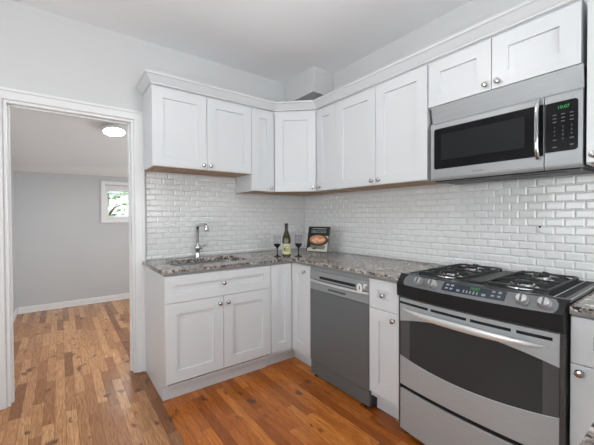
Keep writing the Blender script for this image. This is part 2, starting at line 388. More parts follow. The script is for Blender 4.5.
# ------------------------------------------------------------------ tile backsplashes (every tile bevelled)
TH, Z0 = 0.0465, 0.9135
def tiles(name, label, u0, u1, ztop, phase, place, TW, zrow, zlow=Z0):
    """tiles on a wall, local x along it, y into it (0 = wall), clipped to u0..u1 and zlow..ztop(u)"""
    m = MB(); g, b, t0, t1 = 0.0011, 0.0075, -0.0030, -0.0080
    k = -12
    while True:
        za_, zb_ = max(zlow, zrow+k*TH), zrow+(k+1)*TH
        if za_ > 2: break
        sh = phase+(0.5*TW if k % 2 else 0)
        i = math.floor((u0-sh)/TW)
        while sh+i*TW < u1:
            lowest = min(t[2] for t in ztop)
            for (s0, s1, zt) in ([(u0, u1, lowest)] if zb_ <= lowest else ztop):
                a, c = max(sh+i*TW, s0, u0), min(sh+(i+1)*TW, s1, u1); zz = min(zb_, zt)
                if c-a > 0.012 and zz-za_ > 0.012:
                    x0, x1, p0, p1 = a+g, c-g, za_+g, zz-g; bb = min(b, (x1-x0)/3, (p1-p0)/3)
                    R = m.grid([[(x0, -0.0005, p0), (x1, -0.0005, p0), (x1, -0.0005, p1), (x0, -0.0005, p1)],
                                [(x0, t0, p0), (x1, t0, p0), (x1, t0, p1), (x0, t0, p1)],
                                [(x0+bb, t1, p0+bb), (x1-bb, t1, p0+bb), (x1-bb, t1, p1-bb), (x0+bb, t1, p1-bb)]], close_u=True, smooth=False)
                    m.cap(R[-1])
            i += 1
        k += 1
    root = thing(name, label, 'tile', *place)
    m.build('glazed_tiles', M_TILE, root)
    m = MB()
    for (s0, s1, zt) in ztop: m.box(max(s0, u0), min(s1, u1), -0.0022, -0.0004, zlow, zt)
    m.build('grout', M_GROUT, root)
    return root
# sink wall: local x = world x
tiles('tile_backsplash', 'short field of small white wall tiles behind the chrome faucet and sink', -1.667, -0.001, [(-1.667, -0.8485, 1.643), (-0.8475, -0.001, 1.493)], -1.533, ((0, 0, 0), 0), 0.0965, 1.364)
# range wall: local x = -y
tiles('tile_backsplash', 'long band of small white wall tiles behind the gas range', 0.004, 2.95, [(0.004, 2.95, 1.493)], 2.377, ((0, 0, 0), RB), 0.0870, 1.160)

# ------------------------------------------------------------------ cabinets
RAIL = 0.078
def shaker(w, h, rail=RAIL, t=0.020, rec=0.011):
    """door slab, front at y=0, lower left corner at the origin"""
    m = MB(); r = min(rail, w*0.33, h*0.36); s = 0.0025; b = 0.0018
    def ring(x0, x1, z0, z1, y): return [(x0, y, z0), (x1, y, z0), (x1, y, z1), (x0, y, z1)]
    R = m.grid([ring(0, w, 0, h, t), ring(0, w, 0, h, b), ring(b, w-b, b, h-b, 0), ring(r, w-r, r, h-r, 0), ring(r+s, w-r-s, r+s, h-r-s, rec)], close_u=True, smooth=False)
    m.cap(R[0]); m.cap(R[-1])
    return m
def knob(parent, u, z):
    m = MB(); m.lathe([(0.010, 0.0), (0.0095, -0.003), (0.0055, -0.005), (0.0055, -0.012), (0.010, -0.015), (0.0150, -0.018), (0.0155, -0.022), (0.0125, -0.027), (0.006, -0.0295), (0.0, -0.030)], (0, 0, 0), 'y', 20)
    return m.build('knob', M_NICKEL, parent, (u, -0.0005, z))
def add_front(parent, kind, u0, u1, z0, z1, ku=None, kz=None, rail=RAIL, v=0.0):
    g = 0.0016
    d = shaker(u1-u0-2*g, z1-z0-2*g, rail).build(kind, M_CAB, parent, (u0+g, v, z0+g))
    if ku is not None: knob(d, ku-u0-g, kz-z0-g)
    return d
DU, ZT = 0.3216, 2.2509
UG, BG = 'white shaker wall cabinets', 'white shaker base cabinets'
def wall_cab(label, origin, rotz, w, zb, zt, fronts, depth=0.2995):
    root = thing('wall_cabinet', label, 'cabinet', (origin[0], origin[1], zb), rotz, UG)
    m = MB(); v0, v1 = 0.0212, 0.0212+depth; t = 0.016; e = 0.0006; top = zt+0.012-zb
    m.box(e, w-e, v0, v1, 0.004, top, 0.001)
    m.build('carcass', M_CAB, root)
    m = MB(); m.box(e+t, w-e-t, v0+0.002, v1-0.002, 0.0005, 0.0038); m.build('underside', M_RAW, root)
    for a_ in (e, w-e-t+0.001):
        m = MB(); m.box(a_, a_+t-0.001, v0, v1, 0.0, 0.0038); m.build('side_edge', M_CAB, root)
    for (a, b, kx) in fronts: add_front(root, 'door', a, b, 0.002, zt-zb, kx, 0.037)
    return root
XA0, XA1, CA, CB, Y1, Y2B, Y3 = -1.6815, -0.848, -0.609, -0.599, -0.856, -1.7073, -2.4630
wall_cab('short two-door white wall cabinet above the sink', (XA0, -DU), 0, XA1-XA0, 1.651, ZT, [(0, 0.4215, 0.3885), (0.4215, XA1-XA0, 0.4465)])
wall_cab('narrow one-door white wall cabinet between the short sink cabinet and the diagonal corner cabinet', (XA1, -DU), 0, CA-XA1, 1.503, ZT, [(0, CA-XA1, 0.200)])
wall_cab('narrow one-door white wall cabinet just right of the diagonal corner cabinet', (-DU, CB), RB, CB-Y1, 1.503, ZT, [(0, CB-Y1, 0.048)])
wall_cab('tall two-door white wall cabinet over the dishwasher, left of the microwave', (-DU, Y1), RB, Y1-Y2B, 1.503, ZT, [(0, 0.4288, 0.400), (0.4288, Y1-Y2B, 0.4655)])
wall_cab('low two-door white wall cabinet sitting directly on top of the microwave', (-DU, Y2B), RB, Y2B-Y3, 1.9615, ZT, [(0.004, 0.3789, 0.350), (0.3789, Y2B-Y3, 0.413)])
wall_cab('white wall cabinet right of the microwave, cut by the picture edge', (-DU, -2.4790), RB, 0.40, 1.503, ZT, [(0.002, 0.398, 0.030)])
# diagonal corner cabinet
root = thing('wall_cabinet', 'diagonal white wall cabinet set across the corner of the two walls', 'cabinet', (0, 0, 1.503), 0, UG)
off = 0.0212
def diag(o): return [(CA+0.0006, -0.0008), (CA+0.0006, -DU+o), (-DU+o, CB+0.0006), (-0.0008, CB+0.0006), (-0.0008, -0.0008)]
m = MB(); m.prism(diag(off), 0.004, ZT+0.012-1.503); m.build('carcass', M_CAB, root)
m = MB(); m.prism([(CA+0.016, -0.004), (CA+0.016, -DU+off+0.012), (-DU+off+0.012, CB+0.016), (-0.004, CB+0.016), (-0.004, -0.004)], 0.0, 0.0038); m.build('underside', M_RAW, root)
dv = Vector((-DU-CA, CB+DU, 0)); L = dv.length
d = shaker(L-0.012, ZT-1.503-0.004).build('door', M_CAB, root, (CA+dv.x/L*0.006, -DU+dv.y/L*0.006, 0.002), math.atan2(dv.y, dv.x))
knob(d, L-0.042, 0.036)
# crown moulding, one mitred run with its return at the left end
m = MB()
m.sweep([(-0.0008, 2.262), (0.005, 2.262), (0.005, 2.272), (0.012, 2.278), (0.040, 2.314), (0.049, 2.318), (0.049, 2.332), (-0.0008, 2.332)],
        [(XA0-0.001, -0.001), (XA0-0.001, -DU), (CA, -DU), (-DU, CB), (-DU, Y3-0.40)])
tag(m.build('crown_molding', M_CAB), 'white crown molding running along the tops of all the wall cabinets', 'molding')

DB, ZC, CT = 0.6372, 0.912, 0.033
ZU = ZC-CT
def base_cab(label, origin, rotz, w, fronts, depth=DB):
    root = thing('base_cabinet', label, 'cabinet', (origin[0], origin[1], 0), rotz, BG)
    v0, v1, e, t = 0.0212, depth-0.001, 0.0006, 0.018; top = ZU-0.001; tv = DB-0.548
    m = MB()
    for a in (e, w-e-t): m.front_prism([(0, 0)]*0 or [(a, 0.001), (a+t, 0.001), (a+t, top), (a, top)], tv, v1); m.box(a, a+t, v0, tv, 0.105, top)
    m.box(e+t, w-e-t, v0, v1-0.02, 0.105, 0.123); m.box(e+t, w-e-t, v1-0.02, v1, 0.105, top); m.box(e+t, w-e-t, v0, v0+0.018, top-0.06, top); m.box(e+t, w-e-t, v0, v0+0.018, 0.66, 0.70)
    m.build('carcass', M_CAB, root)
    m = MB(); m.box(e+0.001, w-e-0.001, tv-0.012, tv-0.0005, 0.001, 0.104); m.build('toe_kick', M_CAB, root)
    for (kind, a, b, z0, z1, ku, kz) in fronts: add_front(root, kind, a, b, z0, z1, ku, kz)
    return root
DZ = (0.137, 0.684, 0.872)
W = 0.8325
base_cab('wide white sink base cabinet with one long drawer front over two doors', (XA0, -DB), 0, W, [('drawer', 0, W, DZ[1], DZ[2], W/2, 0.779), ('door', 0, W/2, DZ[0], DZ[1], W/2-0.032, 0.632), ('door', W/2, W, DZ[0], DZ[1], W/2+0.032, 0.632)])
base_cab('narrow white base cabinet with drawer and door between dishwasher and range', (-DB, -1.4915), RB, 0.2255, [('drawer', 0, 0.2255, DZ[1], DZ[2], 0.113, 0.779), ('door', 0, 0.2255, DZ[0], DZ[1], 0.190, 0.640)])
base_cab('white base cabinet right of the range, half cut by the picture edge', (-0.612, -2.4945), RB, 0.2240, [('drawer', 0, 0.222, DZ[1], DZ[2], 0.160, 0.779), ('door', 0, 0.222, DZ[0], DZ[1], 0.032, 0.655)], 0.612)
# folding-door corner base
root = thing('base_cabinet', 'white corner base cabinet with two tall folding doors meeting in the inside corner', 'cabinet', (0, 0, 0), 0, BG)
a = 0.616; m = MB(); x0, y1 = XA1+0.0016, -0.8862
m.prism([(x0, -0.001), (x0, -a), (-a, -a), (-a, y1), (-0.001, y1), (-0.001, -0.001)], 0.105, ZU-0.001)
m.build('carcass', M_CAB, root)
m = MB(); m.prism([(x0, -0.535), (x0, -0.548), (-0.548, -0.548), (-0.548, y1), (-0.535, y1), (-0.535, -0.535)], 0.001, 0.104); m.build('toe_kick', M_CAB, root)
shaker(-DB-0.0016-x0-0.001, DZ[2]-DZ[0]-0.003).build('door', M_CAB, root, (x0+0.001, -DB, DZ[0]+0.0016))
d = shaker(-DB-0.003-y1-0.001, DZ[2]-DZ[0]-0.003).build('door', M_CAB, root, (-DB, -DB-0.003, DZ[0]+0.0016), RB)
knob(d, 0.178, 0.816-DZ[0])
# peninsula base near the camera
root = thing('base_cabinet', 'white peninsula base cabinet under the near granite corner', 'cabinet', (-0.66, -2.745, 0), 0, BG)
m = MB(); m.box(-0.90, -0.0005, -0.58, -0.02, 0.105, ZU-0.001); m.build('carcass', M_CAB, root)
m = MB(); m.box(-0.88, -0.02, -0.56, -0.09, 0.001, 0.104); m.build('toe_kick', M_CAB, root)
for i in (0, 1):
    d = shaker(0.445, DZ[2]-DZ[0]).build('door', M_CAB, root, (-0.005-0.447*i, 0.001, DZ[0]), PI); knob(d, 0.41 if i else 0.035, 0.68)

# ------------------------------------------------------------------ countertops, sink, faucet
M_EDGE = mat('polished_granite_edge', (0.20, 0.20, 0.195), 0.25)
def slab(name, label, outer, hole, edge):
    bm = bmesh.new()
    def loop(pts):
        vs_ = [bm.verts.new((x, y, ZU)) for x, y in pts]; return [bm.edges.new((vs_[i], vs_[(i+1) % len(vs_)])) for i in range(len(vs_))]
    es = loop(outer)
    if hole: es += loop(hole)
    bmesh.ops.triangle_fill(bm, edges=es, use_beauty=True)
    r = bmesh.ops.extrude_face_region(bm, geom=list(bm.faces))
    for v in r['geom']:
        if isinstance(v, bmesh.types.BMVert): v.co.z = ZC
    m = MB(); m.bm.free(); m.bm = bm
    o = m.build(name, M_GRAN)
    b = o.modifiers.new('edge', 'BEVEL'); b.width = 0.004; b.segments = 2; b.limit_method = 'ANGLE'; b.angle_limit = math.radians(50)
    m = MB()
    for (x0, x1, y0, y1) in edge: m.box(x0, x1, y0, y1, ZU-0.0005, ZU+0.014, 0.001)
    m.build('polished_edge', M_EDGE, o)
    return tag(o, label, 'countertop')
SX0, SX1, SY0, SY1 = -1.572, -0.965, -0.480, -0.135
sinkhole = [(x, y) for x, y in round_rect(SX0, SX1, SY0, SY1, 0.06, 6)]
DC = 0.648
slab('granite_countertop', 'speckled grey granite worktop around the corner with the sink cut into it',
     [(-1.700, -0.009), (-1.694, -DC), (-DC, -DC), (-DC, -1.7170), (-0.0095, -1.7170), (-0.0095, -0.009)], list(reversed(sinkhole)), [(-1.693, -DC+0.001, -DC-0.0012, -DC+0.01), (-DC-0.0012, -DC+0.01, -1.7165, -DC+0.001)])
slab('granite_countertop', 'speckled granite worktop right of the range turning into the near peninsula',
     [(-0.622, -2.4935), (-0.0095, -2.4935), (-0.0095, -3.36), (-1.63, -3.36), (-1.63, -2.719), (-0.622, -2.719)], None, [(-0.6232, -0.61, -2.718, -2.4940), (-1.629, -0.622, -2.73, -2.7178)])
root = thing('sink', 'stainless undermount sink bowl set into the granite worktop', 'sink', ((SX0+SX1)/2, (SY0+SY1)/2, ZU-0.185))
m = MB(); cx, cy = (SX0+SX1)/2, (SY0+SY1)/2; ZB = ZU-0.185
def rr(g, r, z): return [(x-cx, y-cy, z-ZB) for x, y in round_rect(SX0-g, SX1+g, SY0-g, SY1+g, r, 6)]
R = m.grid([rr(0.025, 0.08, ZU-0.0005), rr(0.004, 0.062, ZU-0.0005), rr(0.002, 0.06, ZU-0.01), rr(-0.010, 0.055, ZB+0.03), rr(-0.030, 0.05, ZB+0.004), rr(-0.10, 0.03, ZB+0.001)], close_u=True)
m.cap(R[-1]); m.build('bowl', M_SINK, root)
m = MB(); m.lathe([(0.042, 0.0015), (0.040, 0.0045), (0.032, 0.004), (0.028, 0.0025), (0.0, 0.0025)], (0, 0, 0)); m.build('drain', M_CHROME, root)

root = thing('faucet', 'chrome gooseneck kitchen faucet standing behind the sink', 'faucet', (-1.262, -0.082, ZC))
m = MB(); m.lathe([(0.0, 0.0005), (0.031, 0.0005), (0.031, 0.006), (0.024, 0.012), (0.022, 0.03), (0.019, 0.055), (0.022, 0.066), (0.029, 0.076), (0.031, 0.086), (0.027, 0.098), (0.018, 0.108), (0.0135, 0.125), (0.0, 0.125)], seg=24); m.build('body', M_CHROME, root)
m = MB(); pts = [(0, 0, 0.120), (0, 0, 0.20), (0, 0, 0.255)]
for i in range(1, 7):
    a = PI/2*i/6; pts.append((0.008*(1-math.cos(a)), -0.035*(1-math.cos(a)), 0.255+0.035*math.sin(a)))
pts += [(0.012, -0.07, 0.293), (0.018, -0.115, 0.290)]
for i in range(1, 6):
    a = PI/2*i/5; pts.append((0.018+0.006*math.sin(a), -0.115-0.036*math.sin(a), 0.262+0.028*math.cos(a)))
m.tube(pts, [0.0125]*2+[0.014]+[0.016]*6+[0.017]*2+[0.018]*5, 14); m.build('spout', M_CHROME, root)
m = MB(); m.lathe([(0.0, 0.0), (0.018, 0.0), (0.0205, 0.006), (0.020, 0.024), (0.0175, 0.034), (0.0, 0.034)], (0.024, -0.151, 0.236), seg=18); m.build('spray_head', M_CHROME, root)
m = MB(); m.lathe([(0.0, 0.0), (0.016, 0.0), (0.017, 0.014), (0.0, 0.018)], (0.022, 0, 0.088), 'x', 16); m.tube([(0.034, 0, 0.09), (0.05, -0.01, 0.102), (0.065, -0.022, 0.110)], [0.006, 0.005, 0.0045], 10); m.build('handle', M_CHROME, root)

# ------------------------------------------------------------------ dishwasher
root = thing('dishwasher', 'grey stainless dishwasher built in under the granite worktop', 'dishwasher', (-DB, -0.8875, 0), RB)
w = 0.6025
m = MB(); m.box(0.004, w-0.004, 0.034, DB-0.03, 0.012, 0.868); m.build('tub', M_SIDE, root)
dd = MB(); dd.box(0.002, w-0.002, -0.002, 0.033, 0.128, 0.696, 0.003, 2); dd.build('door_panel', M_STEELD, root)
dd = MB(); dd.box(0.002, w-0.002, -0.002, 0.033, 0.698, 0.758, 0.003, 2); dd = dd.build('upper_panel', M_STEELW, root)
m = MB(); m.box(0.002, w-0.002, 0.001, 0.033, 0.776, 0.846, 0.003, 2); cp = m.build('control_panel', M_STEELW, root)
m = MB(); m.box(0.002, w-0.002, 0.010, 0.033, 0.847, 0.872); m.build('top_strip', M_STEELW, root)
m = MB(); m.box(0.115, 0.485, -0.0004, 0.0012, 0.789, 0.809, 0.0); m.build('display_slot', M_DARK, cp)
m = MB(); n = 16   # bowed pocket-handle lip
rows = []
for i in range(n+1):
    s = 2*i/n-1; u = 0.003+(w-0.006)*i/n; b = 0.012*(1-s*s); zz = 0.766-0.004*(1-s*s)
    rows.append([(u, 0.004, zz+0.007), (u, 0.000-b, zz+0.006), (u, -0.008-b, zz-0.003), (u, -0.004-b, zz-0.008), (u, 0.004, zz-0.011)])
R = m.grid(rows, close_u=True, smooth=True); m.cap(R[0]); m.cap(R[-1]); m.build('handle', M_HANDLE, root, sharp=60)
m = MB(); m.box(0.215, 0.395, -0.0032, -0.0018, 0.716, 0.731, 0.0005); m.build('badge', M_PRINT, dd)
m = MB(); m.box(0.002, w-0.002, 0.004, 0.033, 0.022, 0.125, 0.003); m.build('kick_panel', M_STEELD, root)
for u in (0.045, w-0.045):
    m = MB(); m.lathe([(0.016, 0.0005), (0.016, 0.008), (0.006, 0.010), (0.006, 0.022)], (u, 0.03, 0)); m.build('foot', M_DARK, root)
root = thing('hang_tag', 'small white ring tag and tab on the dishwasher front beside its slot', 'tag', (-DB-0.0015, -1.416, 0.792), RB)
m = MB(); rows = []
for i in range(20):
    a = 2*PI*i/20; rows.append([((0.0150+0.0095*math.cos(b))*math.cos(a), -0.006+0.005*math.sin(b), (0.023+0.0095*math.cos(b))*math.sin(a)) for b in [2*PI*j/8 for j in range(8)]])
m.grid(rows, close_u=True, close_v=True); m.build('ring', M_WHITEP, root)
m = MB(); m.box(0.036, 0.046, -0.012, 0.0, 0.004, 0.034, 0.003, 2); m.box(0.046, 0.062, -0.010, -0.002, 0.022, 0.034, 0.003, 2); m.build('tab', M_WHITEP, root)

# ------------------------------------------------------------------ gas range
RW = 0.7680
rg = thing('gas_range', 'stainless slide-in gas range with black cooktop and wide dark oven window', 'range', (-0.644, -1.7205, 0), RB)
def bow(u, amt=0.026): s = 2*u/RW-1; return -amt*(1-s*s)
def arc_strip(m, u0, u1, zlo, zhi, thick, amt=0.026, n=28, v=0.0):
    rows = []
    for i in range(n+1):
        u = u0+(u1-u0)*i/n; b = bow(u, amt)+v; a, c = zlo(u), zhi(u)
        rows.append([(u, b+thick, a), (u, b+0.0006, a), (u, b, a+0.0006), (u, b, c-0.002), (u, b+0.002, c), (u, b+thick, c)])
    R = m.grid(rows, close_u=True, smooth=True); m.cap(R[0]); m.cap(R[-1])
K = lambda z: (lambda u: z)
def sarc(e, mid): return lambda u: e+(mid-e)*(1-(2*u/RW-1)**2)
m = MB(); m.box(0.001, RW-0.001, 0.032, 0.600, 0.06, 0.905); m.build('body', M_SIDE, rg)
m = MB(); arc_strip(m, 0.012, RW-0.020, K(0.030), K(0.266), 0.028); m.build('drawer', M_STEEL, rg)
m = MB(); arc_strip(m, 0.013, RW-0.021, K(0.2665), K(0.2905), 0.016, v=0.010); m.build('drawer_gap_shade', M_DARK, rg)  # black strip puts the shade of the drawer gap into colour
m = MB(); m.box(0.02, RW-0.02, 0.04, 0.5, 0.002, 0.06); m.build('plinth', M_DARK, rg)
WT_, WB_ = sarc(0.655, 0.712), sarc(0.460, 0.425)
m = MB(); arc_strip(m, 0.010, RW-0.018, WT_, K(0.797), 0.028); arc_strip(m, 0.010, RW-0.018, K(0.291), WB_, 0.028)
door = m.build('oven_door', M_STEEL, rg)
m = MB(); arc_strip(m, 0.011, RW-0.019, lambda u: WB_(u)+0.0005, lambda u: WT_(u)-0.0005, 0.024, v=0.002); m.build('window_border', M_WINSIDE, door)
m = MB(); arc_strip(m, 0.078, RW-0.072, lambda u: WB_(u)+0.001, lambda u: WT_(u)-0.001, 0.0016, v=0.0012); m.build('window', M_WINGLASS, door)
m = MB()
for (a, b) in ((0.008, 0.195), (0.212, 0.398), (0.416, 0.585), (0.605, 0.728)):
    m = MB(); arc_strip(m, a, b, K(0.762), K(0.777), 0.002, v=-0.0008, n=8); m.build('vent_slot', M_DARK, door)
m = MB(); n = 30; rows = []
for i in range(n+1):
    u = 0.035+(RW-0.085)*i/n; s = 2*i/n-1; k = (1-s**4); vv = bow(u)-0.004-0.030*(1-abs(s)**5); r1 = 0.003+0.015*(1-abs(s)**3)
    rows.append([(u, vv+0.008*k*math.cos(a), 0.735-0.003*k+r1*math.sin(a)) for a in [2*PI*j/10 for j in range(10)]])
R = m.grid(rows, close_u=True); m.cap(R[0]); m.cap(R[-1]); m.build('handle', M_HANDLE, door)
for (a_, b_) in ((0.004, 0.0105), (RW-0.0165, RW-0.001)):
    m = MB(); m.box(a_, b_, -0.004, 0.033, 0.06, 0.80); m.build('side_trim', M_SIDE, rg)
# black front with sloped shoulder, control panel laid on the slope
def slope_pts(u, lift=0.0, t0=0.0, t1=1.0):
    b = bow(u, 0.032); A = Vector((u, -0.022+b, 0.880)); B = Vector((u, 0.022+b*0.6, 0.934)); nrm = Vector((0, -0.058, 0.044)).normalized()*lift
    return A.lerp(B, t0)+nrm, A.lerp(B, t1)+nrm
m = MB(); rows = []; n = 28
for i in range(n+1):
    u = 0.002+(RW-0.004)*i/n; b = bow(u, 0.032); lo, hi = slope_pts(u)
    rows.append([(u, 0.05, 0.802), (u, -0.004+b, 0.802), (u, -0.020+b, 0.812), (u, lo.y, lo.z), (u, hi.y, hi.z), (u, 0.0590, 0.930), (u, 0.0590, 0.90)])
R = m.grid(rows, close_u=True); m.cap(R[0]); m.cap(R[-1]); m.build('front_band', M_BLACK, rg)
def on_slope(name, u0, u1, t0, t1, lift, mt, parent, n=20, rc=0.0):
    m = MB(); rows = []
    for i in range(n+1):
        u = u0+(u1-u0)*i/n; k = 0.0
        e = min(u-u0, u1-u)
        if rc > 0 and e < rc: k = (1-math.sqrt(max(0, 1-(1-e/rc)**2)))*0.30
        p, q = slope_pts(u, lift, t0+(t1-t0)*k, t1-(t1-t0)*k); p0, q0 = slope_pts(u, 0.0001, t0+(t1-t0)*k, t1-(t1-t0)*k)
        rows.append([tuple(p0), tuple(p), tuple(q), tuple(q0)])
    R = m.grid(rows, close_u=True); m.cap(R[0]); m.cap(R[-1]); return m.build(name, mt, parent)
cp = on_slope('control_panel', 0.046, RW-0.022, -0.02, 0.93, 0.003, M_STEELC, rg, 60, 0.022)
dp = on_slope('display', 0.280, 0.565, 0.22, 0.90, 0.0042, M_DISP, cp)
nrm = Vector((0, -0.058, 0.044)).normalized()
def key(u, t, du_, dt, mt=M_KEY2, nm='button'): return on_slope(nm, u-du_/2, u+du_/2, t-dt/2, t+dt/2, 0.0048, mt, dp, 3)
for (u, t, a, b) in ((0.303, 0.70, 0.015, 0.13), (0.327, 0.70, 0.015, 0.13), (0.303, 0.44, 0.015, 0.13), (0.327, 0.44, 0.015, 0.13), (0.362, 0.40, 0.016, 0.14),
                     (0.478, 0.40, 0.017, 0.16), (0.514, 0.74, 0.013, 0.12), (0.540, 0.74, 0.013, 0.12), (0.514, 0.46, 0.013, 0.12), (0.540, 0.46, 0.013, 0.12)): key(u, t, a, b)
for i in range(5): key(0.388+0.0155*i, 0.42, 0.006, 0.20)
p, _ = slope_pts(0.434, 0.0055, 0.70, 1)
c = text_mesh('clock', '10:07', 0.020, M_GREEN, dp, 0, 0, 0, extrude=0.0002)
tilt = math.atan2(0.044, 0.058)
for v in c.data.vertices: v.co = (p.x+v.co.x, p.y+v.co.z*math.sin(tilt), p.z+v.co.z*math.cos(tilt))
p, _ = slope_pts(0.318, 0.0034, 0.14, 1)
c = text_mesh('brand_print', 'GE Profile', 0.0095, M_PRINT, cp, 0, 0, 0, extrude=0.0002)
for v in c.data.vertices: v.co = (p.x+v.co.x, p.y+v.co.z*math.sin(tilt), p.z+v.co.z*math.cos(tilt))
for u in (0.143, 0.226, 0.626, 0.702):
    p, _ = slope_pts(u, 0.0030, 0.52, 1)
    m = MB(); m.lathe([(0.0, 0), (0.025, 0), (0.025, 0.005), (0.0225, 0.008), (0.0205, 0.022), (0.017, 0.025), (0, 0.025)], seg=24)
    kb = m.build('control_knob', M_KNOB, cp, tuple(p)); kb.rotation_euler = (PI/2-tilt, 0, 0)
    m = MB(); m.box(-0.0035, 0.0035, -0.019, 0.019, 0.0245, 0.029, 0.001); m.build('pointer', M_PRINT, kb)
for u in (0.250, 0.648, 0.732):
    on_slope('indicator', u-0.003, u+0.003, 0.20, 0.26, 0.0036, M_PRINT, cp, 2)
# cooktop
ck = MB(); ck.box(0.020, RW-0.022, 0.062, 0.615, 0.9125, 0.926, 0.003); ck = ck.build('cooktop', M_TOP, rg)
for (a_, b_) in ((-0.002, 0.0195), (RW-0.0215, RW+0.003)):
    m = MB(); m.box(a_, b_, 0.062, 0.615, 0.9135, 0.9285, 0.002); m.build('edge_trim', M_SIDE, rg)
def burner(u, v, r):
    m = MB(); m.lathe([(r*1.35, 0.9262), (r*1.30, 0.930), (r*1.02, 0.931), (r, 0.944), (r*0.92, 0.947), (0, 0.947)], (u, v, 0), seg=28); b = m.build('burner', M_ALU, rg)
    m = MB(); m.lathe([(r*0.84, 0.9472), (r*0.86, 0.953), (r*0.75, 0.957), (0, 0.958)], (u, v, 0), seg=28); m.build('burner_cap', M_IRON, b)
for (u, v, r) in ((0.2025, 0.19, 0.050), (0.2025, 0.46, 0.040), (RW-0.2075, 0.19, 0.050), (RW-0.2075, 0.46, 0.040)): burner(u, v, r)
def grate(u0, u1):
    m = MB(); v0, v1, zt, h = 0.090, 0.575, 0.949, 0.009; um = (u0+u1)/2; vm = (v0+v1)/2
    for v in (v0, v1, vm): m.box(u0, u1, v-0.005, v+0.005, zt-h, zt, 0.003)
    for u in (u0, u1): m.box(u-0.005, u+0.005, v0, v1, zt-h, zt, 0.003)
    for vc in (0.19, 0.46):      # fingers towards each burner, tips turned up
        for (a, b, c, d_) in ((u0, vc, um-0.032, vc), (u1, vc, um+0.032, vc), (um, v0 if vc < vm else vm, um, vc-0.032), (um, vm if vc < vm else v1, um, vc+0.032)):
            P = Vector((a, b, zt-0.006)); Q = Vector((c, d_, zt+0.004)); Mx = P.lerp(Q, 0.55); Mx.z = zt
            m.tube([P, P.lerp(Mx, 0.5)+Vector((0, 0, 0.006)), Mx+Vector((0, 0, 0.008)), Q+Vector((0, 0, 0.010)), Q+Vector((0, 0, -0.002))], [0.006, 0.006, 0.006, 0.006, 0.005], 8)
    for u in (u0, u1):
        for v in (v0, v1): m.lathe([(0.009, 0.9262), (0.007, zt-h)], (u, v, 0), seg=10)
    return m.build('grate', M_IRON, rg)
grate(0.080, 0.325); grate(RW-0.330, RW-0.085)
for (a_, b_, c_, d_) in ((0.021, RW-0.001, 0.0595, 0.0635), (RW-0.056, RW-0.053, 0.064, 0.612), (RW-0.001, RW+0.0025, 0.064, 0.612), (0.050, 0.053, 0.064, 0.612)):
    m = MB(); m.box(a_, b_, c_, d_, 0.9262, 0.9300, 0.001); m.build('steel_lip', M_STEEL, rg)
m = MB(); m.box(0.350, RW-0.350, 0.10, 0.56, 0.9262, 0.938, 0.004); m.build('centre_bridge', M_IRON, rg)

# ------------------------------------------------------------------ microwave
MWW, ZM = 0.7375, 1.487
mw = thing('microwave', 'stainless over-the-range microwave hanging under the low wall cabinet', 'microwave', (-0.325, -1.7330, ZM), RB)
m = MB(); m.box(0.001, MWW-0.001, 0.030, 0.314, 0.012, 0.4735); m.build('housing', M_SIDE, mw)
m = MB(); R = m.grid([[(u, 0.029, 0.371), (u, 0.024, 0.371), (u, 0.003, 0.4735), (u, 0.029, 0.4735)] for u in (0, MWW)], close_u=True, smooth=False); m.cap(R[0]); m.cap(R[-1]); m.build('vent_grille_panel', M_STEELM, mw)
def front_profile(m, u0, u1):   # gently rolled top and bottom edge
    pr = [(0.028, 0.006), (0.012, 0.004), (0.004, 0.012), (0.0, 0.028), (0.0, 0.352), (0.003, 0.362), (0.010, 0.368), (0.028, 0.369)]
    R = m.grid([[(u, v, z) for v, z in pr] for u in (u0, u1)], close_u=True); m.cap(R[0]); m.cap(R[-1])
m = MB(); front_profile(m, 0.000, 0.5930); md = m.build('door', M_STEELM, mw, sharp=50)
m = MB(); front_profile(m, 0.5965, MWW); mc = m.build('control_side', M_STEELM, mw, sharp=50)
m = MB(); m.front_prism(round_rect(0.024, 0.5915, 1.5625-ZM, 1.815-ZM, 0.012, 5, (1, 0, 0, 1)), -0.0018, 0.0004); wg = m.build('window_frame', M_BGLASS, md)
m = MB(); m.front_prism(round_rect(0.069, 0.512, 1.617-ZM, 1.776-ZM, 0.003, 2), -0.0026, -0.0017); m.build('window_screen', M_SCREEN, md)
hp = 0.573
m = MB(); n = 20; rows = []
for i in range(n+1):
    s = 2*i/n-1; z = 1.694-ZM+0.148*s; vv = -0.008-0.030*(1-abs(s)**6); r = 0.0095
    rows.append([(hp+r*math.cos(a), vv+0.009*math.sin(a), z) for a in [2*PI*j/12 for j in range(12)]])
R = m.grid(rows, close_u=True); m.cap(R[0]); m.cap(R[-1]); m.build('handle', M_CHROME, md)
m = MB(); m.front_prism(round_rect(0.598, 0.722, 1.574-ZM, 1.811-ZM, 0.014, 5, (0, 1, 1, 0)), -0.0018, 0.0004); kp = m.build('keypad', M_BGLASS, mc)
text_mesh('clock', '10:07', 0.021, M_GREEN, kp, 0.668, -0.0022, 1.782-ZM)
for r in range(3):
    for c_ in range(3):
        m = MB(); m.box(0.628+0.032*c_, 0.642+0.032*c_, -0.0024, -0.0017, 1.748-ZM-0.017*r, 1.752-ZM-0.017*r); m.build('button_print', M_KEY, kp)
for r, row in enumerate(('123', '456', '789', ' 0 ')):
    for c_, ch in enumerate(row):
        if ch != ' ': text_mesh('digit', ch, 0.013, M_KEY, kp, 0.635+0.032*c_, -0.0022, 1.690-ZM-0.019*r)
for (u, z, a) in ((0.636, 1.632, 0.013), (0.700, 1.634, 0.016), (0.636, 1.598, 0.015), (0.700, 1.602, 0.013)):
    m = MB(); m.box(u-a/2, u+a/2, -0.0024, -0.0017, z-ZM-0.004, z-ZM+0.001); m.build('button_print', M_KEY, kp)
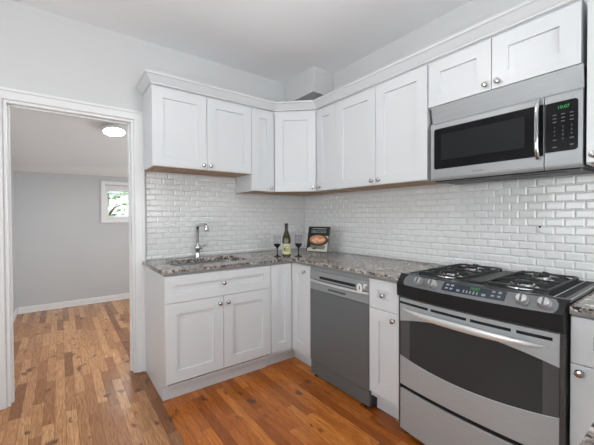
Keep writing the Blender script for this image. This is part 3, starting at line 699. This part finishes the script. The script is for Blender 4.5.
text_mesh('brand_print', 'FRIGIDAIRE', 0.0125, M_PRINT, md, 0.285, -0.0004, 1.527-ZM)
m = MB(); m.box(0.012, MWW-0.012, 0.030, 0.306, 0.0, 0.0115, 0.002); bt = m.build('bottom_panel', M_BLACK, mw)
for (a, b) in ((0.06, 0.30), (0.42, 0.66)):
    m = MB(); m.box(a, b, 0.10, 0.26, -0.003, 0.0005, 0.001); m.build('grease_filter', M_SIDE, bt)

# ------------------------------------------------------------------ things on the worktop
M_BOTTLE = mat('bottle_glass', (0.07, 0.06, 0.01), 0.04, trans=0.55, ior=1.5)
M_FOIL = mat('bottle_foil', (0.02, 0.021, 0.016), 0.4)
M_LABEL = mat('bottle_label', (0.62, 0.60, 0.40), 0.6)
M_LPRINT = mat('label_print', (0.10, 0.13, 0.04), 0.6)
M_LGOLD = mat('label_yellow', (0.45, 0.38, 0.08), 0.6)
M_SMOKE = mat('smoked_glass', (0.86, 0.86, 0.90), 0.02, trans=1.0, ior=1.10)
M_SMOKED = mat('dark_smoked_glass', (0.012, 0.012, 0.016), 0.06, trans=0.1)
M_ACRYL = mat('clear_acrylic', (0.95, 0.95, 0.95), 0.03, trans=1.0, ior=1.25)
bt = thing('wine_bottle', 'dark olive wine bottle with a cream label between two goblets', 'bottle', (-0.600, -0.506, ZC+0.0005))
m = MB(); m.lathe([(0.0, 0.004), (0.032, 0.0), (0.0385, 0.006), (0.0392, 0.150), (0.036, 0.172), (0.026, 0.200), (0.0165, 0.228), (0.0145, 0.250), (0.0142, 0.262)], seg=32); m.build('bottle', M_BOTTLE, bt)
m = MB(); m.lathe([(0.0148, 0.238), (0.0145, 0.276), (0.0165, 0.279), (0.0165, 0.290), (0.0145, 0.296), (0.0, 0.297)], seg=24); m.build('capsule', M_FOIL, bt)
def wrap(name, mt, a0, a1, z0, z1, r, parent, n=14):
    m = MB(); rows = [[(r*math.cos(a0+(a1-a0)*i/n), r*math.sin(a0+(a1-a0)*i/n), z0), (r*math.cos(a0+(a1-a0)*i/n), r*math.sin(a0+(a1-a0)*i/n), z1), ((r-.0006)*math.cos(a0+(a1-a0)*i/n), (r-.0006)*math.sin(a0+(a1-a0)*i/n), z1), ((r-.0006)*math.cos(a0+(a1-a0)*i/n), (r-.0006)*math.sin(a0+(a1-a0)*i/n), z0)] for i in range(n+1)]
    R = m.grid(rows, close_u=True); m.cap(R[0]); m.cap(R[-1]); return m.build(name, mt, parent)
AC = math.atan2(-2.3422, -1.6331)   # towards the room
lb = wrap('label', M_LABEL, AC-1.35, AC+1.35, 0.022, 0.115, 0.0400, bt)
wrap('label_print', M_LPRINT, AC-0.62, AC-0.20, 0.050, 0.082, 0.0406, lb, 6)
wrap('label_print', M_LGOLD, AC-0.10, AC+0.55, 0.040, 0.075, 0.0406, lb, 6)
wrap('label_print', M_LGOLD, AC-0.45, AC+0.55, 0.092, 0.097, 0.0406, lb, 6)
def goblet(loc, label):
    g_ = thing('wine_glass', label, 'glass', loc, 0, 'smoked wine glasses')
    m = MB(); m.lathe([(0.0, 0.0005), (0.034, 0.0005), (0.0345, 0.003), (0.022, 0.007), (0.008, 0.014), (0.0048, 0.028), (0.0045, 0.060), (0.007, 0.076), (0.014, 0.084)], seg=28); m.build('stem', M_SMOKED, g_)
    m = MB(); m.lathe([(0.0, 0.085), (0.014, 0.0845), (0.024, 0.094), (0.031, 0.108), (0.0325, 0.114), (0.030, 0.113), (0.022, 0.097), (0.0, 0.090)], seg=28); m.build('bowl_base', M_SMOKED, g_)
    m = MB(); m.lathe([(0.0330, 0.1142), (0.0352, 0.135), (0.0345, 0.160), (0.0310, 0.196), (0.0300, 0.196), (0.0335, 0.160), (0.0342, 0.135), (0.0318, 0.1142)], seg=28, caps=False); m.build('bowl', M_SMOKE, g_)
goblet((-0.679, -0.475, ZC+0.0005), 'smoked stem wine glass on the sink side of the bottle')
goblet((-0.522, -0.582, ZC+0.0005), 'smoked stem wine glass between the bottle and the cookbook')

# cookbook leaning on a clear easel
TH_ = -0.6425-math.radians(30)       # direction of the book's width seen from above
bx, by = -0.296, -0.590
ez = thing('book_easel', 'small clear acrylic easel holding up the cookbook', 'stand', (bx, by, ZC+0.0005), TH_)
TL = math.radians(15); sn, cs = math.sin(TL), math.cos(TL)
m = MB()
for u in (-0.05, 0.05):
    m.tube([(u, -0.055, 0.030), (u, -0.050, 0.004), (u, -0.03, 0.0042), (u, 0.010, 0.024), (u, 0.05, 0.17)], 0.0035, 8)
    m.tube([(u, 0.035, 0.115), (u, 0.095, 0.0042), (u, 0.10, 0.0042)], 0.0035, 8)
m.tube([(-0.05, 0.03, 0.095), (0.05, 0.03, 0.095)], 0.003, 8); m.tube([(-0.075, -0.030, 0.0242), (0.075, -0.030, 0.0242)], 0.0035, 8)
m.build('frame', M_ACRYL, ez)
bk = thing('cookbook', 'upright cookbook with a dark cover showing a bowl of food', 'book', (bx, by, ZC+0.0005), TH_)
M_COVER = mat('book_cover', (0.016, 0.018, 0.018), 0.3); M_PAGES = mat('book_pages', (0.75, 0.72, 0.65), 0.8)
M_CLOTH = mat('cover_cream', (0.52, 0.50, 0.40), 0.5); M_BOWL = mat('cover_brown', (0.055, 0.025, 0.012), 0.4); M_FOOD = mat('cover_food', (0.50, 0.20, 0.10), 0.5)
M_FOOD2 = mat('cover_food_light', (0.72, 0.45, 0.30), 0.5); M_TITLE = mat('cover_title', (0.55, 0.60, 0.60), 0.5); M_GREY = mat('cover_grey', (0.16, 0.17, 0.16), 0.4)
BW, BH, BT = 0.224, 0.240, 0.020
O = Vector((0, -0.0315, 0.0292))
def bp(u, t, d):   # on the leaning book: u across, t up the cover, d out of it
    return (O.x+u, O.y+t*sn-d*cs, O.z+t*cs+d*sn)
def lean(m):
    for v in m.bm.verts: v.co = bp(v.co.x, v.co.z, -v.co.y)
    return m
m = MB(); m.box(-BW/2, BW/2, -0.0015, 0.0005, 0, BH, 0.0004); m.box(-BW/2, BW/2, BT-0.002, BT, 0, BH, 0.0004); m.box(-BW/2-0.0005, -BW/2+0.002, -0.0015, BT, 0, BH, 0.0004); cv = lean(m).build('cover', M_COVER, bk)
m = MB(); m.box(-BW/2+0.003, BW/2-0.004, 0.0008, BT-0.0024, 0.003, BH-0.003); lean(m).build('pages', M_PAGES, bk)
def picture(name, pts, lift, mt):
    m = MB(); m.front_prism(pts, -0.0016-lift, -0.0014); return lean(m).build(name, mt, cv)
ell = lambda cx_, cz_, rx, rz, n=26, a0=0, a1=2*PI: [(cx_+rx*math.cos(a0+(a1-a0)*i/n), cz_+rz*math.sin(a0+(a1-a0)*i/n)) for i in range(n+(0 if a1-a0 >= 2*PI-1e-6 else 1))]
picture('cover_cloth', [(-0.104, 0.004), (0.104, 0.004), (0.104, 0.150), (0.070, 0.150), (0.045, 0.075), (-0.05, 0.050), (-0.104, 0.030)], 0.0003, M_CLOTH)
picture('cover_shadow', [(-0.060, 0.030), (0.070, 0.022), (0.085, 0.060), (-0.075, 0.066)], 0.0005, M_GREY)
picture('cover_bowl', ell(0.004, 0.095, 0.092, 0.026)+[], 0.0006, M_BOWL)
picture('cover_bowl', ell(0.004, 0.108, 0.102, 0.054), 0.0008, M_BOWL)
picture('cover_food', ell(-0.004, 0.116, 0.084, 0.041), 0.0010, M_FOOD)
for (u, t, r1, r2) in ((-0.045, 0.108, 0.020, 0.012), (-0.015, 0.120, 0.024, 0.014), (0.018, 0.106, 0.022, 0.012), (0.048, 0.114, 0.018, 0.013), (-0.025, 0.094, 0.018, 0.008)):
    picture('cover_food', ell(u, t, r1, r2, 16), 0.0013, M_FOOD2)
picture('cover_spoon', [(-0.055, 0.020), (-0.015, 0.024), (0.000, 0.036), (-0.012, 0.042), (-0.040, 0.032)], 0.0008, M_BOWL)
t = text_mesh('title', 'DELICIOUS', 0.034, M_TITLE, cv, 0, 0, 0, extrude=0.0002, sx=0.92)
for v in t.data.vertices: v.co = bp(v.co.x, 0.190+v.co.z, 0.0020)
m = MB(); m.box(-0.075, 0.075, -0.0020, -0.0014, 0.217, 0.2205); lean(m).build('subtitle', M_TITLE, cv)

# outlet and hook on the tiles of the range wall
root = thing('electrical_outlet', 'white electrical outlet plate set in the tiles above the worktop', 'outlet', (-0.0085, -1.152, 1.133), RB)
m = MB(); m.box(-0.038, 0.038, -0.005, -0.0002, -0.061, 0.061, 0.002, 2); m.build('cover_plate', M_PLATE, root)
for z in (-0.024, 0.024):
    m = MB(); m.front_prism(round_rect(-0.016, 0.016, z-0.015, z+0.015, 0.008), -0.0066, -0.0048); s_ = m.build('socket', M_PLATE, root)
    for u in (-0.006, 0.006):
        m = MB(); m.box(u-0.0012, u+0.0012, -0.0072, -0.0064, z-0.003, z+0.006); m.build('slot', M_DARK, s_)
m = MB(); m.lathe([(0.0035, -0.0048), (0.0035, -0.006), (0, -0.0062)], (0, 0, 0), 'y', 10); m.build('screw', M_NICKEL, root)
root = thing('wall_hook', 'tiny white hook with a dark tip on the tiles over the range', 'hook', (-0.0085, -2.224, 1.19), RB)
m = MB(); m.box(-0.011, 0.011, -0.003, -0.0002, -0.022, 0.010, 0.0012); m.tube([(0, -0.003, -0.012), (0, -0.014, -0.014), (0, -0.016, -0.004)], 0.003, 8); m.build('hook', M_PLATE, root)
m = MB(); m.lathe([(0.0, 0.0), (0.006, 0.0), (0.006, -0.003), (0.0, -0.004)], (0, -0.0002, 0.014), 'y', 12); m.build('screw_head', M_DARK, root)

# ------------------------------------------------------------------ lamps
M_LAMP = mat('lamp_diffuser', (0.9, 0.9, 0.9), 0.4, emit=(1.0, 0.98, 0.95), estr=18.0)
root = thing('ceiling_light', 'flat round white ceiling light glowing in the next room', 'lamp', (-1.74, 1.20, 2.216))
root.rotation_euler = (-0.228, 0, 0)
m = MB(); m.lathe([(0.0, 0.03), (0.118, 0.03), (0.120, 0.004), (0.110, 0.0), (0.104, 0.004), (0.0, 0.004)], seg=36); m.build('rim', M_WHITEP, root)
m = MB(); m.lathe([(0.103, 0.0035), (0.080, -0.003), (0.0, -0.006)], seg=36); m.build('diffuser', M_LAMP, root)
root = thing('ceiling_light', 'round flush ceiling light in the middle of the kitchen ceiling, above the picture', 'lamp', (-1.5, -1.75, 2.64))
m = MB(); m.lathe([(0.0, 0.0795), (0.19, 0.0795), (0.19, 0.05), (0.18, 0.045), (0.0, 0.045)], seg=36); m.build('base', M_WHITEP, root)
m = MB(); m.lathe([(0.175, 0.0445), (0.17, 0.02), (0.12, 0.004), (0.0, 0.0)], seg=36); m.build('shade', mat('lamp_shade', (0.9, 0.9, 0.9), 0.4, emit=(1.0, 0.97, 0.92), estr=4.0), root)

# ------------------------------------------------------------------ outside the far window
m = MB(); m.box(-9, 8, 2.95, 22, -0.4, -0.3); struct(m.build('ground', mat('lawn', (0.10, 0.17, 0.05), 0.9)))
M_LEAF = mat('leaves', (0.13, 0.24, 0.07), 0.6); M_BARK = mat('bark', (0.12, 0.09, 0.06), 0.9)
def tree(loc, h, r, n, label):
    root = thing('tree', label, 'tree', loc, random.random()*6, 'trees outside the small window')
    m = MB(); m.tube([(0, 0, 0), (0.03, 0, h*0.4), (0, 0.03, h)], [0.09, 0.07, 0.02], 8)
    for i in range(9):
        a = random.random()*6.28; z = h*(0.35+0.06*i); m.tube([(0, 0, z), (r*0.5*math.cos(a), r*0.5*math.sin(a), z+0.25), (r*0.9*math.cos(a), r*0.9*math.sin(a), z+0.3)], [0.03, 0.02, 0.008], 6)
    m.build('trunk', M_BARK, root)
    m = MB()
    for i in range(n):
        a, b = random.random()*6.28, random.random(); q = r*math.sqrt(random.random())
        c = Vector((q*math.cos(a), q*math.sin(a), h*0.3+(h*0.8)*b)); s = random.uniform(0.05, 0.10)
        e1 = Vector((random.gauss(0, 1), random.gauss(0, 1), random.gauss(0, .5))).normalized()*s; e2 = Vector((random.gauss(0, 1), random.gauss(0, 1), random.gauss(0, 1))).cross(e1).normalized()*s*0.5
        m.poly([c-e1, c+e2, c+e1, c-e2])
    m.build('foliage', M_LEAF, root)
tree((-1.30, 6.2, -0.3), 2.2, 0.62, 230, 'leafy green tree showing through the small far window')
root = thing('house', 'pale house with a white gable behind the tree outside the small window', 'house', (0.2, 13.0, -0.3))
m = MB(); m.box(-3, 3, 0, 3, 0, 2.6); m.build('wall', mat('pale_siding', (0.75, 0.76, 0.78), 0.7), root)
m = MB(); m.front_prism([(-3.3, 2.6), (3.3, 2.6), (0, 4.2)], -0.2, 3.2); m.build('roof', mat('grey_roof', (0.45, 0.47, 0.50), 0.8), root)
